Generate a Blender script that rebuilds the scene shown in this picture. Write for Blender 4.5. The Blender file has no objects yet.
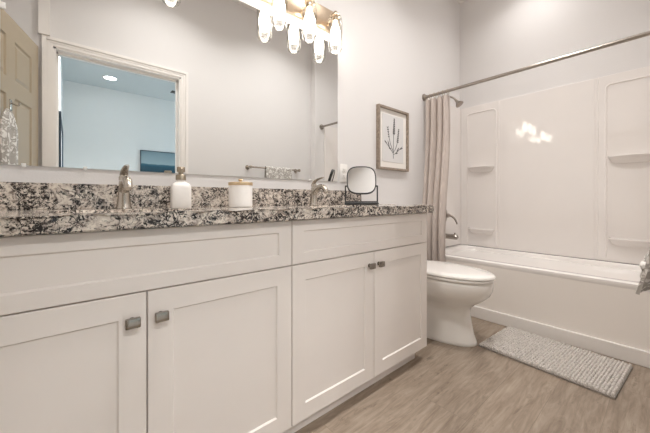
import bpy, bmesh, math, random
from mathutils import Vector, Matrix
random.seed(7)
S = bpy.context.scene
COL = S.collection
PI = math.pi

# ---------------------------------------------------------------- camera
cam_d = bpy.data.cameras.new('camera')
cam = bpy.data.objects.new('camera', cam_d); COL.objects.link(cam)
cam.location = (0, 0, 0.9)
cam.rotation_euler = (PI/2, 0, 0.8623 - PI/2)
cam_d.sensor_width = 36; cam_d.lens = 297/650*36
cam_d.shift_y = -17.5/650
cam_d.clip_start = 0.01; cam_d.clip_end = 50
S.camera = cam
# ---------------------------------------------------------------- world, light, exposure
W = bpy.data.worlds.new('world'); S.world = W; W.use_nodes = True
W.node_tree.nodes['Background'].inputs[0].default_value = (0.50, 0.74, 1.0, 1)
W.node_tree.nodes['Background'].inputs[1].default_value = 1.0
S.view_settings.view_transform = 'Standard'; S.view_settings.look = 'None'
S.view_settings.gamma = 1; S.view_settings.use_curve_mapping = False
S.view_settings.exposure = 1.62
BULB = 6.0          # radiance of the vanity bulbs
DOWN = 5.0          # radiance of the bathroom downlight lenses
FARFILL = 8.2       # watts of the two unseen bedroom lights added to fill the cabinet fronts
SPREAD = 130
BEAM = 3.9          # watts of each bathroom downlight; all but the tub one are added fill
def area(name, loc, rot, sx, sy, power, color):
    l = bpy.data.lights.new(name, 'AREA'); l.shape = 'RECTANGLE'; l.size = sx; l.size_y = sy
    l.energy = power; l.color = color
    o = bpy.data.objects.new(name, l); COL.objects.link(o); o.location = loc; o.rotation_euler = rot
    return o
# daylight coming in at the window of the adjoining room (inside of its east wall, facing west)
area('window_daylight', (3.52, -2.2, 1.55), (0, PI/2, 0), 1.3, 1.8, 11, (0.70, 0.90, 1.0))
try:
    S.cycles.max_bounces = 14; S.cycles.diffuse_bounces = 8; S.cycles.glossy_bounces = 6
    S.cycles.transparent_max_bounces = 16
    S.cycles.sample_clamp_indirect = 6
    S.cycles.caustics_reflective = True
except Exception:
    pass

# ---------------------------------------------------------------- room sizes (metres)
YW = 1.4305      # vanity wall
YS = -0.08       # wall opposite (door wall)
YA = 0.0         # end wall of the tub alcove
XE = 3.07        # far wall (surround face in front)
XWEST = -0.36
ZC = 2.93
YF = 0.8955      # cabinet door plane
X0 = 0.61; UW = 0.914

# ---------------------------------------------------------------- node helpers
def mat(name):
    m = bpy.data.materials.new(name); m.use_nodes = True
    return m, m.node_tree, m.node_tree.nodes['Principled BSDF']
def nd(nt, t, **kw):
    n = nt.nodes.new(t)
    for k, v in kw.items():
        if k in n.inputs: n.inputs[k].default_value = v
        else: setattr(n, k, v)
    return n
def ramp(nt, fac, stops, interp='LINEAR'):
    n = nt.nodes.new('ShaderNodeValToRGB'); n.color_ramp.interpolation = interp
    e = n.color_ramp.elements
    while len(e) < len(stops): e.new(0.5)
    for i, (p, c) in enumerate(stops):
        e[i].position = p; e[i].color = (*c, 1) if len(c) == 3 else c
    nt.links.new(fac, n.inputs[0]); return n.outputs[0]
def mix(nt, fac, a, b, mode='MIX'):
    n = nt.nodes.new('ShaderNodeMix'); n.data_type = 'RGBA'; n.blend_type = mode
    for sock, v in ((0, fac), (6, a), (7, b)):
        if hasattr(v, 'is_output'): nt.links.new(v, n.inputs[sock])
        elif sock == 0: n.inputs[0].default_value = v
        else: n.inputs[sock].default_value = (*v, 1)
    return n.outputs[2]
def coords(nt, scale=(1, 1, 1), rot=(0, 0, 0), world=True):
    if world: src = nt.nodes.new('ShaderNodeNewGeometry').outputs['Position']
    else: src = nt.nodes.new('ShaderNodeTexCoord').outputs['Object']
    mp = nt.nodes.new('ShaderNodeMapping'); mp.inputs['Scale'].default_value = scale; mp.inputs['Rotation'].default_value = rot
    nt.links.new(src, mp.inputs[0]); return mp.outputs[0]
def bump(nt, b, height, strength, dist=0.002):
    n = nt.nodes.new('ShaderNodeBump'); n.inputs['Strength'].default_value = strength; n.inputs['Distance'].default_value = dist
    nt.links.new(height, n.inputs['Height']); nt.links.new(n.outputs[0], b.inputs['Normal'])
def simple(name, col, rough=0.5, metal=0.0, noise=0.03, scale=30, bmp=0.0, coat=0.0, spec=0.5, world=False):
    m, nt, b = mat(name)
    v = coords(nt, world=world)
    n = nd(nt, 'ShaderNodeTexNoise', Scale=scale, Detail=4.0); nt.links.new(v, n.inputs[0])
    lo = tuple(c*(1-noise) for c in col); hi = tuple(min(1, c*(1+noise)) for c in col)
    nt.links.new(ramp(nt, n.outputs[0], [(0.3, lo), (0.7, hi)]), b.inputs['Base Color'])
    b.inputs['Roughness'].default_value = rough; b.inputs['Metallic'].default_value = metal
    b.inputs['Coat Weight'].default_value = coat; b.inputs['Specular IOR Level'].default_value = spec
    if bmp: bump(nt, b, n.outputs[0], bmp)
    return m

M = {}
M['wall'] = simple('wall_paint', (0.715, 0.698, 0.69), 0.65, noise=0.008, scale=160, bmp=0.25, world=True)
M['ceiling'] = simple('ceiling_paint', (0.82, 0.79, 0.76), 0.8, noise=0.008, scale=120, bmp=0.2, world=True)
M['far_wall'] = simple('far_room_paint', (0.725, 0.715, 0.69), 0.7, noise=0.008, scale=120, bmp=0.15, world=True)
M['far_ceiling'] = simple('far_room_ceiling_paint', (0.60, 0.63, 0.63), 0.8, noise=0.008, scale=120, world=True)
M['trim'] = simple('trim_enamel', (0.83, 0.80, 0.77), 0.35, noise=0.01, scale=20)
M['door'] = simple('door_enamel_shaded', (0.36, 0.29, 0.20), 0.4, noise=0.01, scale=20)  # white door in poor light: its brown shade is put into the colour
M['cabinet'] = simple('cabinet_enamel', (0.80, 0.745, 0.705), 0.36, noise=0.008, scale=8, bmp=0.02)
M['kick'] = simple('kick_board', (0.68, 0.60, 0.52), 0.5, noise=0.02, scale=15)
M['acrylic'] = simple('tub_acrylic', (0.83, 0.80, 0.775), 0.13, noise=0.006, scale=4, coat=0.4)
M['apron'] = simple('tub_apron_acrylic', (0.86, 0.815, 0.77), 0.25, noise=0.01, scale=4)
M['surround'] = simple('surround_acrylic', (0.81, 0.775, 0.75), 0.045, noise=0.006, scale=7, bmp=0.035, coat=0.0)
M['ceramic'] = simple('vitreous_china', (0.87, 0.845, 0.81), 0.08, noise=0.006, scale=5, coat=0.5)
M['soap'] = simple('white_stoneware', (0.86, 0.83, 0.80), 0.35, noise=0.02, scale=60)
M['nickel'] = simple('brushed_nickel', (0.50, 0.455, 0.40), 0.25, metal=1.0, noise=0.05, scale=80)
M['satin'] = simple('satin_nickel', (0.36, 0.325, 0.29), 0.3, metal=1.0, noise=0.05, scale=80)
M['chrome'] = simple('chrome', (0.70, 0.69, 0.67), 0.12, metal=1.0, noise=0.02, scale=40)
M['knob'] = simple('polished_nickel', (0.33, 0.30, 0.265), 0.16, metal=1.0, noise=0.08, scale=90)
M['bronze'] = simple('champagne_bronze', (0.50, 0.40, 0.30), 0.32, metal=1.0, noise=0.04, scale=70)
M['brass'] = simple('brushed_brass', (0.72, 0.56, 0.36), 0.35, metal=1.0, noise=0.05, scale=70)
M['pump'] = simple('aged_pewter', (0.42, 0.36, 0.28), 0.35, metal=1.0, noise=0.05, scale=70)
M['black'] = simple('black_metal', (0.018, 0.018, 0.019), 0.4, noise=0.1, scale=50)
M['darkgap'] = simple('shadow_gap', (0.10, 0.085, 0.07), 0.8)
M['plastic'] = simple('outlet_plastic', (0.82, 0.80, 0.77), 0.35, noise=0.01)
M['slot'] = simple('outlet_slot', (0.10, 0.09, 0.08), 0.6)
M['mat_board'] = simple('mat_board', (0.80, 0.77, 0.73), 0.9, noise=0.01, scale=200)
M['paper'] = simple('art_paper', (0.66, 0.65, 0.645), 0.9, noise=0.02, scale=120)
M['ink'] = simple('botanical_ink', (0.10, 0.10, 0.10), 0.9, noise=0.4, scale=60)
M['mirror'] = simple('mirror_silver', (0.83, 0.84, 0.835), 0.0, metal=1.0, noise=0.0)
M['clip'] = simple('clear_clip', (0.75, 0.74, 0.72), 0.2, noise=0.02)
M['carpet'] = simple('far_room_carpet', (0.50, 0.47, 0.44), 0.95, noise=0.15, scale=300, bmp=0.5)
M['fan'] = simple('fan_blade_brown', (0.05, 0.045, 0.04), 0.5, noise=0.2, scale=30)
M['darkframe'] = simple('dark_frame', (0.03, 0.05, 0.07), 0.4, noise=0.1)

def emit(name, col, strength):
    m = bpy.data.materials.new(name); m.use_nodes = True; nt = m.node_tree; nt.nodes.clear()
    e = nd(nt, 'ShaderNodeEmission', Strength=strength); e.inputs[0].default_value = (*col, 1)
    o = nt.nodes.new('ShaderNodeOutputMaterial'); nt.links.new(e.outputs[0], o.inputs[0]); return m
M['bulb'] = emit('glowing_bulb', (1.0, 0.90, 0.80), BULB)
M['down'] = emit('downlight_lens', (1.0, 0.955, 0.92), DOWN)
M['down_far'] = emit('far_downlight_lens', (0.95, 0.97, 1.0), 9.0)

def glass():
    m = bpy.data.materials.new('clear_shade_glass'); m.use_nodes = True; nt = m.node_tree; nt.nodes.clear()
    t = nd(nt, 'ShaderNodeBsdfTransparent'); t.inputs[0].default_value = (0.97, 0.97, 0.96, 1)
    g = nd(nt, 'ShaderNodeBsdfGlossy', Roughness=0.03)
    lw = nd(nt, 'ShaderNodeLayerWeight', Blend=0.35)
    mx = nt.nodes.new('ShaderNodeMixShader'); o = nt.nodes.new('ShaderNodeOutputMaterial')
    r = ramp(nt, lw.outputs['Fresnel'], [(0.0, (0, 0, 0)), (0.9, (0.35, 0.35, 0.35))])
    nt.links.new(r, mx.inputs[0]); nt.links.new(t.outputs[0], mx.inputs[1]); nt.links.new(g.outputs[0], mx.inputs[2])
    nt.links.new(mx.outputs[0], o.inputs[0]); return m
M['glass'] = glass()

def granite():
    m, nt, b = mat('speckled_granite')
    v = coords(nt, (1, 1, 1))
    w = nd(nt, 'ShaderNodeTexNoise', Scale=20.0, Detail=3.0); nt.links.new(v, w.inputs[0])
    add = nt.nodes.new('ShaderNodeVectorMath'); add.operation = 'MULTIPLY_ADD'
    nt.links.new(w.outputs[1], add.inputs[0]); add.inputs[1].default_value = (0.05, 0.05, 0.05); nt.links.new(v, add.inputs[2])
    p = add.outputs[0]
    base = nd(nt, 'ShaderNodeTexNoise', Scale=62.0, Detail=5.0, Roughness=0.65); nt.links.new(p, base.inputs[0])
    c1 = ramp(nt, base.outputs[0], [(0.34, (0.17, 0.135, 0.115)), (0.42, (0.42, 0.36, 0.315)), (0.50, (0.62, 0.55, 0.48)), (0.66, (0.78, 0.72, 0.64))])
    def veins(scale, off, wid):
        sv = nt.nodes.new('ShaderNodeVectorMath'); sv.operation = 'ADD'; nt.links.new(p, sv.inputs[0]); sv.inputs[1].default_value = off
        n = nd(nt, 'ShaderNodeTexNoise', Scale=scale, Detail=5.0, Roughness=0.62, Distortion=0.6); nt.links.new(sv.outputs[0], n.inputs[0])
        a = nd(nt, 'ShaderNodeMath', operation='SUBTRACT'); nt.links.new(n.outputs[0], a.inputs[0]); a.inputs[1].default_value = 0.5
        b2 = nd(nt, 'ShaderNodeMath', operation='ABSOLUTE'); nt.links.new(a.outputs[0], b2.inputs[0])
        return ramp(nt, b2.outputs[0], [(wid*.75, (1, 1, 1)), (wid, (0, 0, 0))])
    mk = nd(nt, 'ShaderNodeTexNoise', Scale=24.0, Detail=4.0, Roughness=0.6); nt.links.new(p, mk.inputs[0])
    mkf = ramp(nt, mk.outputs[0], [(0.43, (0, 0, 0)), (0.50, (1, 1, 1))])
    v1 = mix(nt, 1.0, veins(58.0, (0, 0, 0), 0.046), mkf, 'MULTIPLY')
    blk = nd(nt, 'ShaderNodeTexNoise', Scale=105.0, Detail=5.0, Roughness=0.68, Distortion=0.8); nt.links.new(p, blk.inputs[0])
    ma = nd(nt, 'ShaderNodeMath', operation='MULTIPLY_ADD'); nt.links.new(mk.outputs[0], ma.inputs[0]); ma.inputs[1].default_value = 0.35
    nt.links.new(blk.outputs[0], ma.inputs[2])
    f = ramp(nt, ma.outputs[0], [(0.745, (0, 0, 0)), (0.765, (1, 1, 1))])
    f = mix(nt, 1.0, f, v1, 'LIGHTEN')
    c2 = mix(nt, f, c1, (0.016, 0.013, 0.013))
    fine = nd(nt, 'ShaderNodeTexVoronoi', Scale=170.0); nt.links.new(p, fine.inputs[0])
    f2 = ramp(nt, fine.outputs[0], [(0.20, (1, 1, 1)), (0.30, (0, 0, 0))])
    sp = nd(nt, 'ShaderNodeTexNoise', Scale=60.0); nt.links.new(v, sp.inputs[0])
    f3 = ramp(nt, sp.outputs[0], [(0.52, (0, 0, 0)), (0.58, (1, 1, 1))])
    f4 = mix(nt, 1.0, f2, f3, 'MULTIPLY')
    c3 = mix(nt, f4, c2, (0.05, 0.045, 0.045))
    nt.links.new(c3, b.inputs['Base Color']); b.inputs['Roughness'].default_value = 0.12
    return m
M['granite'] = granite()

def planks():
    m, nt, b = mat('wood_look_plank_floor')
    v = coords(nt)
    br = nt.nodes.new('ShaderNodeTexBrick'); nt.links.new(v, br.inputs[0])
    br.offset = 0.37; br.inputs['Scale'].default_value = 1.0; br.inputs['Brick Width'].default_value = 1.22
    br.inputs['Row Height'].default_value = 0.18; br.inputs['Mortar Size'].default_value = 0.0008
    br.inputs['Color1'].default_value = (0.0, 0, 0, 1); br.inputs['Color2'].default_value = (1, 1, 1, 1); br.inputs['Mortar'].default_value = (0.5, 0.5, 0.5, 1)
    # grain, shifted per plank
    sh = nt.nodes.new('ShaderNodeVectorMath'); sh.operation = 'MULTIPLY_ADD'
    nt.links.new(br.outputs[0], sh.inputs[0]); sh.inputs[1].default_value = (3.1, 1.7, 0); nt.links.new(v, sh.inputs[2])
    mp = nt.nodes.new('ShaderNodeMapping'); mp.inputs['Scale'].default_value = (1.6, 9.0, 1); nt.links.new(sh.outputs[0], mp.inputs[0])
    g1 = nd(nt, 'ShaderNodeTexNoise', Scale=2.6, Detail=9.0, Roughness=0.68, Distortion=1.2); nt.links.new(mp.outputs[0], g1.inputs[0])
    mp2 = nt.nodes.new('ShaderNodeMapping'); mp2.inputs['Scale'].default_value = (6, 110, 1); nt.links.new(sh.outputs[0], mp2.inputs[0])
    g2 = nd(nt, 'ShaderNodeTexNoise', Scale=1.0, Detail=4.0, Roughness=0.6); nt.links.new(mp2.outputs[0], g2.inputs[0])
    c = ramp(nt, g1.outputs[0], [(0.28, (0.14, 0.10, 0.07)), (0.43, (0.26, 0.20, 0.148)), (0.56, (0.365, 0.293, 0.226)), (0.72, (0.46, 0.385, 0.31))])
    c = mix(nt, 0.35, c, ramp(nt, g2.outputs[0], [(0.3, (0.20, 0.155, 0.12)), (0.7, (0.44, 0.375, 0.305))]))
    tone = ramp(nt, br.outputs[0], [(0.0, (0.94, 0.94, 0.945)), (1.0, (1.03, 1.025, 1.02))])
    c = mix(nt, 1.0, c, tone, 'MULTIPLY')
    # knots
    mp3 = nt.nodes.new('ShaderNodeMapping'); mp3.inputs['Scale'].default_value = (1.6, 4.5, 1); nt.links.new(sh.outputs[0], mp3.inputs[0])
    k = nd(nt, 'ShaderNodeTexNoise', Scale=2.6, Detail=8.0, Roughness=0.7); nt.links.new(mp3.outputs[0], k.inputs[0])
    mp4 = nt.nodes.new('ShaderNodeMapping'); mp4.inputs['Scale'].default_value = (2.4, 8.0, 1); nt.links.new(sh.outputs[0], mp4.inputs[0])
    ck = nd(nt, 'ShaderNodeTexNoise', Scale=2.0, Detail=7.0, Roughness=0.7, Distortion=1.5); nt.links.new(mp4.outputs[0], ck.inputs[0])
    ca = nd(nt, 'ShaderNodeMath', operation='SUBTRACT'); nt.links.new(ck.outputs[0], ca.inputs[0]); ca.inputs[1].default_value = 0.5
    cb = nd(nt, 'ShaderNodeMath', operation='ABSOLUTE'); nt.links.new(ca.outputs[0], cb.inputs[0])
    cf = ramp(nt, cb.outputs[0], [(0.004, (0.75, 0.75, 0.75)), (0.012, (0, 0, 0))])
    cm = ramp(nt, k.outputs[0], [(0.36, (1, 1, 1)), (0.46, (0, 0, 0))])
    c = mix(nt, mix(nt, 1.0, cf, cm, 'MULTIPLY'), c, (0.10, 0.07, 0.05))
    kf = ramp(nt, k.outputs[0], [(0.30, (0.7, 0.7, 0.7)), (0.40, (0, 0, 0))])
    c = mix(nt, kf, c, (0.11, 0.08, 0.055))
    c = mix(nt, 1.0, c, (0.94, 0.925, 0.91), 'MULTIPLY')
    mo = ramp(nt, br.outputs[1], [(0.0, (0, 0, 0)), (1.0, (0.6, 0.6, 0.6))])
    c = mix(nt, mo, c, (0.12, 0.09, 0.07))
    nt.links.new(c, b.inputs['Base Color']); b.inputs['Roughness'].default_value = 0.42
    bump(nt, b, g2.outputs[0], 0.12, 0.001)
    return m
M['floor'] = planks()

def wood_frame():
    m, nt, b = mat('taupe_wood_frame')
    v = coords(nt, (40, 8, 8), world=False)
    n = nd(nt, 'ShaderNodeTexNoise', Scale=6.0, Detail=6.0, Distortion=0.5); nt.links.new(v, n.inputs[0])
    nt.links.new(ramp(nt, n.outputs[0], [(0.3, (0.20, 0.155, 0.12)), (0.7, (0.36, 0.295, 0.24))]), b.inputs['Base Color'])
    b.inputs['Roughness'].default_value = 0.55; return m
M['frame'] = wood_frame()

def fabric(name, col, col2, wscale=700):
    m, nt, b = mat(name)
    v = coords(nt, world=False)
    n = nd(nt, 'ShaderNodeTexNoise', Scale=9.0, Detail=5.0); nt.links.new(coords(nt, (14, 14, 1.5), world=False), n.inputs[0])
    wv = nd(nt, 'ShaderNodeTexNoise', Scale=float(wscale), Detail=1.0); nt.links.new(v, wv.inputs[0])
    nt.links.new(ramp(nt, n.outputs[0], [(0.35, col), (0.65, col2)]), b.inputs['Base Color'])
    b.inputs['Roughness'].default_value = 0.92; b.inputs['Sheen Weight'].default_value = 0.2
    bump(nt, b, wv.outputs[0], 0.3, 0.001); return m
M['curtain'] = fabric('linen_curtain', (0.49, 0.42, 0.38), (0.58, 0.51, 0.465))
M['rug'] = fabric('chenille_grey', (0.52, 0.48, 0.44), (0.68, 0.64, 0.60), 500)
M['rugbase'] = fabric('rug_backing', (0.24, 0.215, 0.19), (0.32, 0.29, 0.26), 500)

def towel_pattern():
    m, nt, b = mat('floral_print_terry')
    v = coords(nt, world=False)
    w = nd(nt, 'ShaderNodeTexNoise', Scale=16.0, Detail=2.0); nt.links.new(v, w.inputs[0])
    add = nt.nodes.new('ShaderNodeVectorMath'); add.operation = 'MULTIPLY_ADD'
    nt.links.new(w.outputs[1], add.inputs[0]); add.inputs[1].default_value = (0.10, 0.10, 0.10); nt.links.new(v, add.inputs[2])
    vo = nd(nt, 'ShaderNodeTexVoronoi', Scale=22.0); vo.feature = 'DISTANCE_TO_EDGE'; nt.links.new(add.outputs[0], vo.inputs[0])
    n = nd(nt, 'ShaderNodeTexNoise', Scale=42.0, Detail=3.0); nt.links.new(add.outputs[0], n.inputs[0])
    f = ramp(nt, vo.outputs[0], [(0.05, (1, 1, 1)), (0.12, (0, 0, 0))])
    f2 = ramp(nt, n.outputs[0], [(0.50, (0, 0, 0)), (0.56, (1, 1, 1))])
    c = mix(nt, f, (0.78, 0.76, 0.73), (0.30, 0.28, 0.255))
    c = mix(nt, f2, c, (0.36, 0.335, 0.305))
    c = mix(nt, 0.12, c, (0.78, 0.76, 0.72))
    nt.links.new(c, b.inputs['Base Color']); b.inputs['Roughness'].default_value = 0.95
    t = nd(nt, 'ShaderNodeTexNoise', Scale=500.0); nt.links.new(v, t.inputs[0]); bump(nt, b, t.outputs[0], 0.5, 0.002)
    return m
M['towel'] = towel_pattern()

def sea():
    m, nt, b = mat('seascape_print')
    g = nt.nodes.new('ShaderNodeTexCoord'); sx = nt.nodes.new('ShaderNodeSeparateXYZ'); nt.links.new(g.outputs['Generated'], sx.inputs[0])
    n = nd(nt, 'ShaderNodeTexNoise', Scale=5.0, Detail=6.0); nt.links.new(coords(nt, (1, 1, 4), world=False), n.inputs[0])
    ma = nd(nt, 'ShaderNodeMath', operation='MULTIPLY_ADD'); nt.links.new(n.outputs[0], ma.inputs[0]); ma.inputs[1].default_value = 0.10
    nt.links.new(sx.outputs[2], ma.inputs[2])
    c = ramp(nt, ma.outputs[0], [(0.05, (0.20, 0.19, 0.15)), (0.22, (0.01, 0.035, 0.055)), (0.52, (0.012, 0.07, 0.105)), (0.58, (0.03, 0.12, 0.16)), (0.61, (0.30, 0.38, 0.40)), (1.0, (0.20, 0.28, 0.31))])
    nt.links.new(c, b.inputs['Base Color']); b.inputs['Roughness'].default_value = 0.5; return m
M['sea'] = sea()

# ---------------------------------------------------------------- mesh helpers
def finish(name, bm, m, parent=None, smooth=True, angle=38, loc=None, rotz=0):
    bmesh.ops.recalc_face_normals(bm, faces=bm.faces)
    me = bpy.data.meshes.new(name); bm.to_mesh(me); bm.free()
    me.materials.append(m)
    if smooth:
        me.polygons.foreach_set('use_smooth', [True]*len(me.polygons)); me.set_sharp_from_angle(angle=math.radians(angle))
    o = bpy.data.objects.new(name, me); COL.objects.link(o)
    if parent is not None: o.parent = parent
    if loc is not None: o.location = loc
    if rotz: o.rotation_euler.z = rotz
    return o
def tag(o, label=None, cat=None, group=None, kind=None):
    if label: o['label'] = label
    if cat: o['category'] = cat
    if group: o['group'] = group
    if kind: o['kind'] = kind
    return o
def thing(name, label, cat, loc=(0, 0, 0), rotz=0, group=None, kind=None):
    o = bpy.data.objects.new(name, None); COL.objects.link(o); o.empty_display_size = 0.05
    o.location = loc; o.rotation_euler = (0, 0, rotz); return tag(o, label, cat, group, kind)
def box(bm, x0, x1, y0, y1, z0, z1, bev=0.0, seg=2):
    r = bmesh.ops.create_cube(bm, size=1.0)
    vs = r['verts']
    for v in vs:
        v.co = Vector(((x0+x1)/2 + v.co.x*(x1-x0), (y0+y1)/2 + v.co.y*(y1-y0), (z0+z1)/2 + v.co.z*(z1-z0)))
    if bev > 0:
        es = list({e for v in vs for e in v.link_edges})
        bmesh.ops.bevel(bm, geom=es, offset=bev, segments=seg, profile=0.5, affect='EDGES')
    return bm
def boxes(*bs):
    bm = bmesh.new()
    for b in bs: box(bm, *b)
    return bm
def loft(bm, rings, cap0=True, cap1=True, closed=True):
    R = [[bm.verts.new(p) for p in r] for r in rings]
    n = len(R[0])
    for a, b in zip(R[:-1], R[1:]):
        for i in range(n if closed else n-1):
            j = (i+1) % n
            bm.faces.new((a[i], a[j], b[j], b[i]))
    if cap0: bm.faces.new(R[0])
    if cap1: bm.faces.new(list(reversed(R[-1])))
    return bm
def lathe(bm, prof, c=(0, 0, 0), n=32, cap0=True, cap1=True, sx=1, sy=1):
    rings = [[(c[0]+r*math.cos(2*PI*i/n)*sx, c[1]+r*math.sin(2*PI*i/n)*sy, c[2]+z) for i in range(n)] for r, z in prof]
    return loft(bm, rings, cap0, cap1)
def tube(bm, pts, rad, n=14, flat=1.0, closed=False, up=Vector((0, 0, 1))):
    pts = [Vector(p) for p in pts]; m = len(pts)
    rad = rad if isinstance(rad, (list, tuple)) else [rad]*m
    rings = []; prev = None
    for i, p in enumerate(pts):
        if closed: t = (pts[(i+1) % m]-pts[i-1]).normalized()
        else: t = (pts[min(i+1, m-1)]-pts[max(i-1, 0)]).normalized()
        if prev is None:
            a = up if abs(t.dot(up)) < 0.95 else Vector((1, 0, 0))
            u = t.cross(a).normalized()
        else:
            u = (prev - t*prev.dot(t)).normalized()
        prev = u; w = t.cross(u).normalized()
        rings.append([p + u*math.cos(2*PI*k/n)*rad[i] + w*math.sin(2*PI*k/n)*rad[i]*flat for k in range(n)])
    if closed:
        R = [[bm.verts.new(q) for q in r] for r in rings]
        for i in range(m):
            a, b = R[i], R[(i+1) % m]
            for k in range(n):
                bm.faces.new((a[k], a[(k+1) % n], b[(k+1) % n], b[k]))
        return bm
    return loft(bm, rings)
def cyl(bm, p0, p1, r0, r1=None, n=20):
    return tube(bm, [p0, p1], [r0, r0 if r1 is None else r1], n)
def bez(p0, p1, p2, p3, n=12):
    p0, p1, p2, p3 = map(Vector, (p0, p1, p2, p3)); out = []
    for i in range(n+1):
        t = i/n; out.append(p0*(1-t)**3 + p1*3*t*(1-t)**2 + p2*3*t*t*(1-t) + p3*t**3)
    return out
def sup(a, b, k, n=48):
    out = []
    for i in range(n):
        th = 2*PI*i/n; cs, sn = math.cos(th), math.sin(th)
        out.append((a*math.copysign(abs(cs)**(2/k), cs), b*math.copysign(abs(sn)**(2/k), sn)))
    return out
def paneled(w, h, t, cells, thick=0.006, depth=0.007, raised=False, edge=0.0018):
    """board facing -y, lower left front corner at the origin; cells = (x0, x1, z0, z1)"""
    bm = bmesh.new()
    xs = sorted({0, w, *[c[0] for c in cells], *[c[1] for c in cells]}); zs = sorted({0, h, *[c[2] for c in cells], *[c[3] for c in cells]})
    V = {(i, j): bm.verts.new((x, 0, z)) for i, x in enumerate(xs) for j, z in enumerate(zs)}
    pf = []
    for i in range(len(xs)-1):
        for j in range(len(zs)-1):
            f = bm.faces.new((V[i, j], V[i+1, j], V[i+1, j+1], V[i, j+1]))
            cx, cz = (xs[i]+xs[i+1])/2, (zs[j]+zs[j+1])/2
            if any(a < cx < b and c < cz < d for a, b, c, d in cells): pf.append(f)
    bm.normal_update()
    be = [e for e in bm.edges if len(e.link_faces) == 1]
    r = bmesh.ops.extrude_edge_only(bm, edges=be)
    nv = [v for v in r['geom'] if isinstance(v, bmesh.types.BMVert)]
    for v in nv: v.co.y += t
    bmesh.ops.holes_fill(bm, edges=[e for e in bm.edges if len(e.link_faces) == 1], sides=0)
    bm.normal_update()
    for c in cells:
        fs = [f for f in pf if f.is_valid and c[0] < f.calc_center_median().x < c[1] and c[2] < f.calc_center_median().z < c[3]]
        if len(fs) > 1: fs = bmesh.ops.dissolve_faces(bm, faces=fs)['region']
        for f in fs:
            if f.normal.y > 0: f.normal_flip()
        bmesh.ops.inset_individual(bm, faces=fs, thickness=thick, depth=-depth)
        if raised:
            bmesh.ops.inset_individual(bm, faces=fs, thickness=0.012, depth=0)
            bmesh.ops.inset_individual(bm, faces=fs, thickness=0.022, depth=depth*0.8)
    if edge:
        es = [e for e in bm.edges if all(abs(v.co.y) < 1e-6 for v in e.verts) and
              (all(abs(v.co.x) < 1e-6 for v in e.verts) or all(abs(v.co.x-w) < 1e-6 for v in e.verts) or
               all(abs(v.co.z) < 1e-6 for v in e.verts) or all(abs(v.co.z-h) < 1e-6 for v in e.verts))]
        bmesh.ops.bevel(bm, geom=es, offset=edge, segments=1, affect='EDGES')
    return bm
def copy_tree(o, parent=None):
    c = o.copy(); COL.objects.link(c)
    if parent is not None: c.parent = parent
    for ch in [x for x in bpy.data.objects if x.parent == o]: copy_tree(ch, c)
    return c
def struct(name, bm, m, label=None, smooth=False):
    o = finish(name, bm, m, smooth=smooth); o['kind'] = 'structure'
    if label: o['label'] = label
    o['category'] = name.split('_')[0]
    return o

# ================================================================= ROOM SHELL
OX0, OX1, OZ = -0.094, 0.768, 2.010       # door opening in the south wall
YB = -0.20                                 # back face of the south wall
FX1, FY = 3.6, -3.90                       # the adjoining room
struct('floor', boxes((XWEST-.1, XE+.15, YB+.06, YW+.1, -0.05, 0)), M['floor'], 'grey-brown wood-look plank floor of the bathroom')
struct('ceiling', boxes((XWEST-.1, XE+.15, YB, YW+.1, ZC, ZC+.08)), M['ceiling'], 'white painted bathroom ceiling')
struct('wall_north', boxes((XWEST-.1, XE+.15, YW, YW+.1, 0, ZC)), M['wall'], 'pale wall behind the vanity and toilet')
struct('wall_east', boxes((XE, XE+.12, YB, YW, 0, ZC)), M['wall'], 'pale far wall above the tub surround')
struct('wall_west', boxes((XWEST-.1, XWEST, YB, YW, 0, ZC)), M['wall'], 'pale wall at the left end of the vanity')
struct('wall_south', boxes((XWEST, OX0, YB, YS, 0, ZC), (OX1, XE, YB, YS, 0, ZC), (OX0, OX1, YB, YS, OZ, ZC)), M['wall'], 'pale wall with the doorway, seen in the mirror')
struct('wall_alcove', boxes((2.28, XE, YS, YA, 0, ZC)), M['wall'], 'thickened end wall of the tub alcove')
struct('trim_1', boxes((-0.172, -0.112, YS, YS+.03, OZ+.062, ZC)), M['trim'], 'narrow pale strip running up to the ceiling beside the doorway')
# door casing and jamb lining
CW = 0.060
bm = bmesh.new()
def casing(a0, a1, y0, y1, top, wd):
    for (a, b, c, d) in ((a0, a0+wd, 0, top), (a1-wd, a1, 0, top), (a0+wd, a1-wd, top-wd, top)):
        box(bm, a, b, y0, y1, c, d)
casing(OX0-CW, OX1+CW, YS, YS+.012, OZ+CW, CW)
casing(OX0-CW, OX1+CW, YS+.012, YS+.020, OZ+CW, .022)
casing(OX0-CW+.028, OX1+CW-.028, YS+.012, YS+.015, OZ+CW-.028, .010)
for (a, b, c, d) in ((OX0, OX0+.014, 0, OZ), (OX1-.014, OX1, 0, OZ), (OX0, OX1, OZ-.014, OZ)):
    box(bm, a, b, YB-.005, YS+.006, c, d)
for (a, b, c, d) in ((OX0+.014, OX0+.026, 0, OZ-.014), (OX1-.026, OX1-.014, 0, OZ-.014), (OX0+.014, OX1-.014, OZ-.026, OZ-.014)):
    box(bm, a, b, YB+.03, YB+.065, c, d)
struct('trim_2', bm, M['trim'], 'white casing and jamb of the doorway')
# baseboards
def base(name, x0, x1, y0, y1, lab, h=0.085):
    struct(name, boxes((x0, x1, y0, y1, 0, h, 0.004)), M['trim'], lab)
base('baseboard_north', 1.53, 2.34, YW-.014, YW, 'white baseboard on the wall behind the toilet')
base('baseboard_south', OX1+CW, 2.28, YS, YS+.014, 'white baseboard on the wall under the towel bar')
base('baseboard_east', 2.333, 2.349, YA, YW, 'white baseboard strip along the foot of the tub apron')
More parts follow.
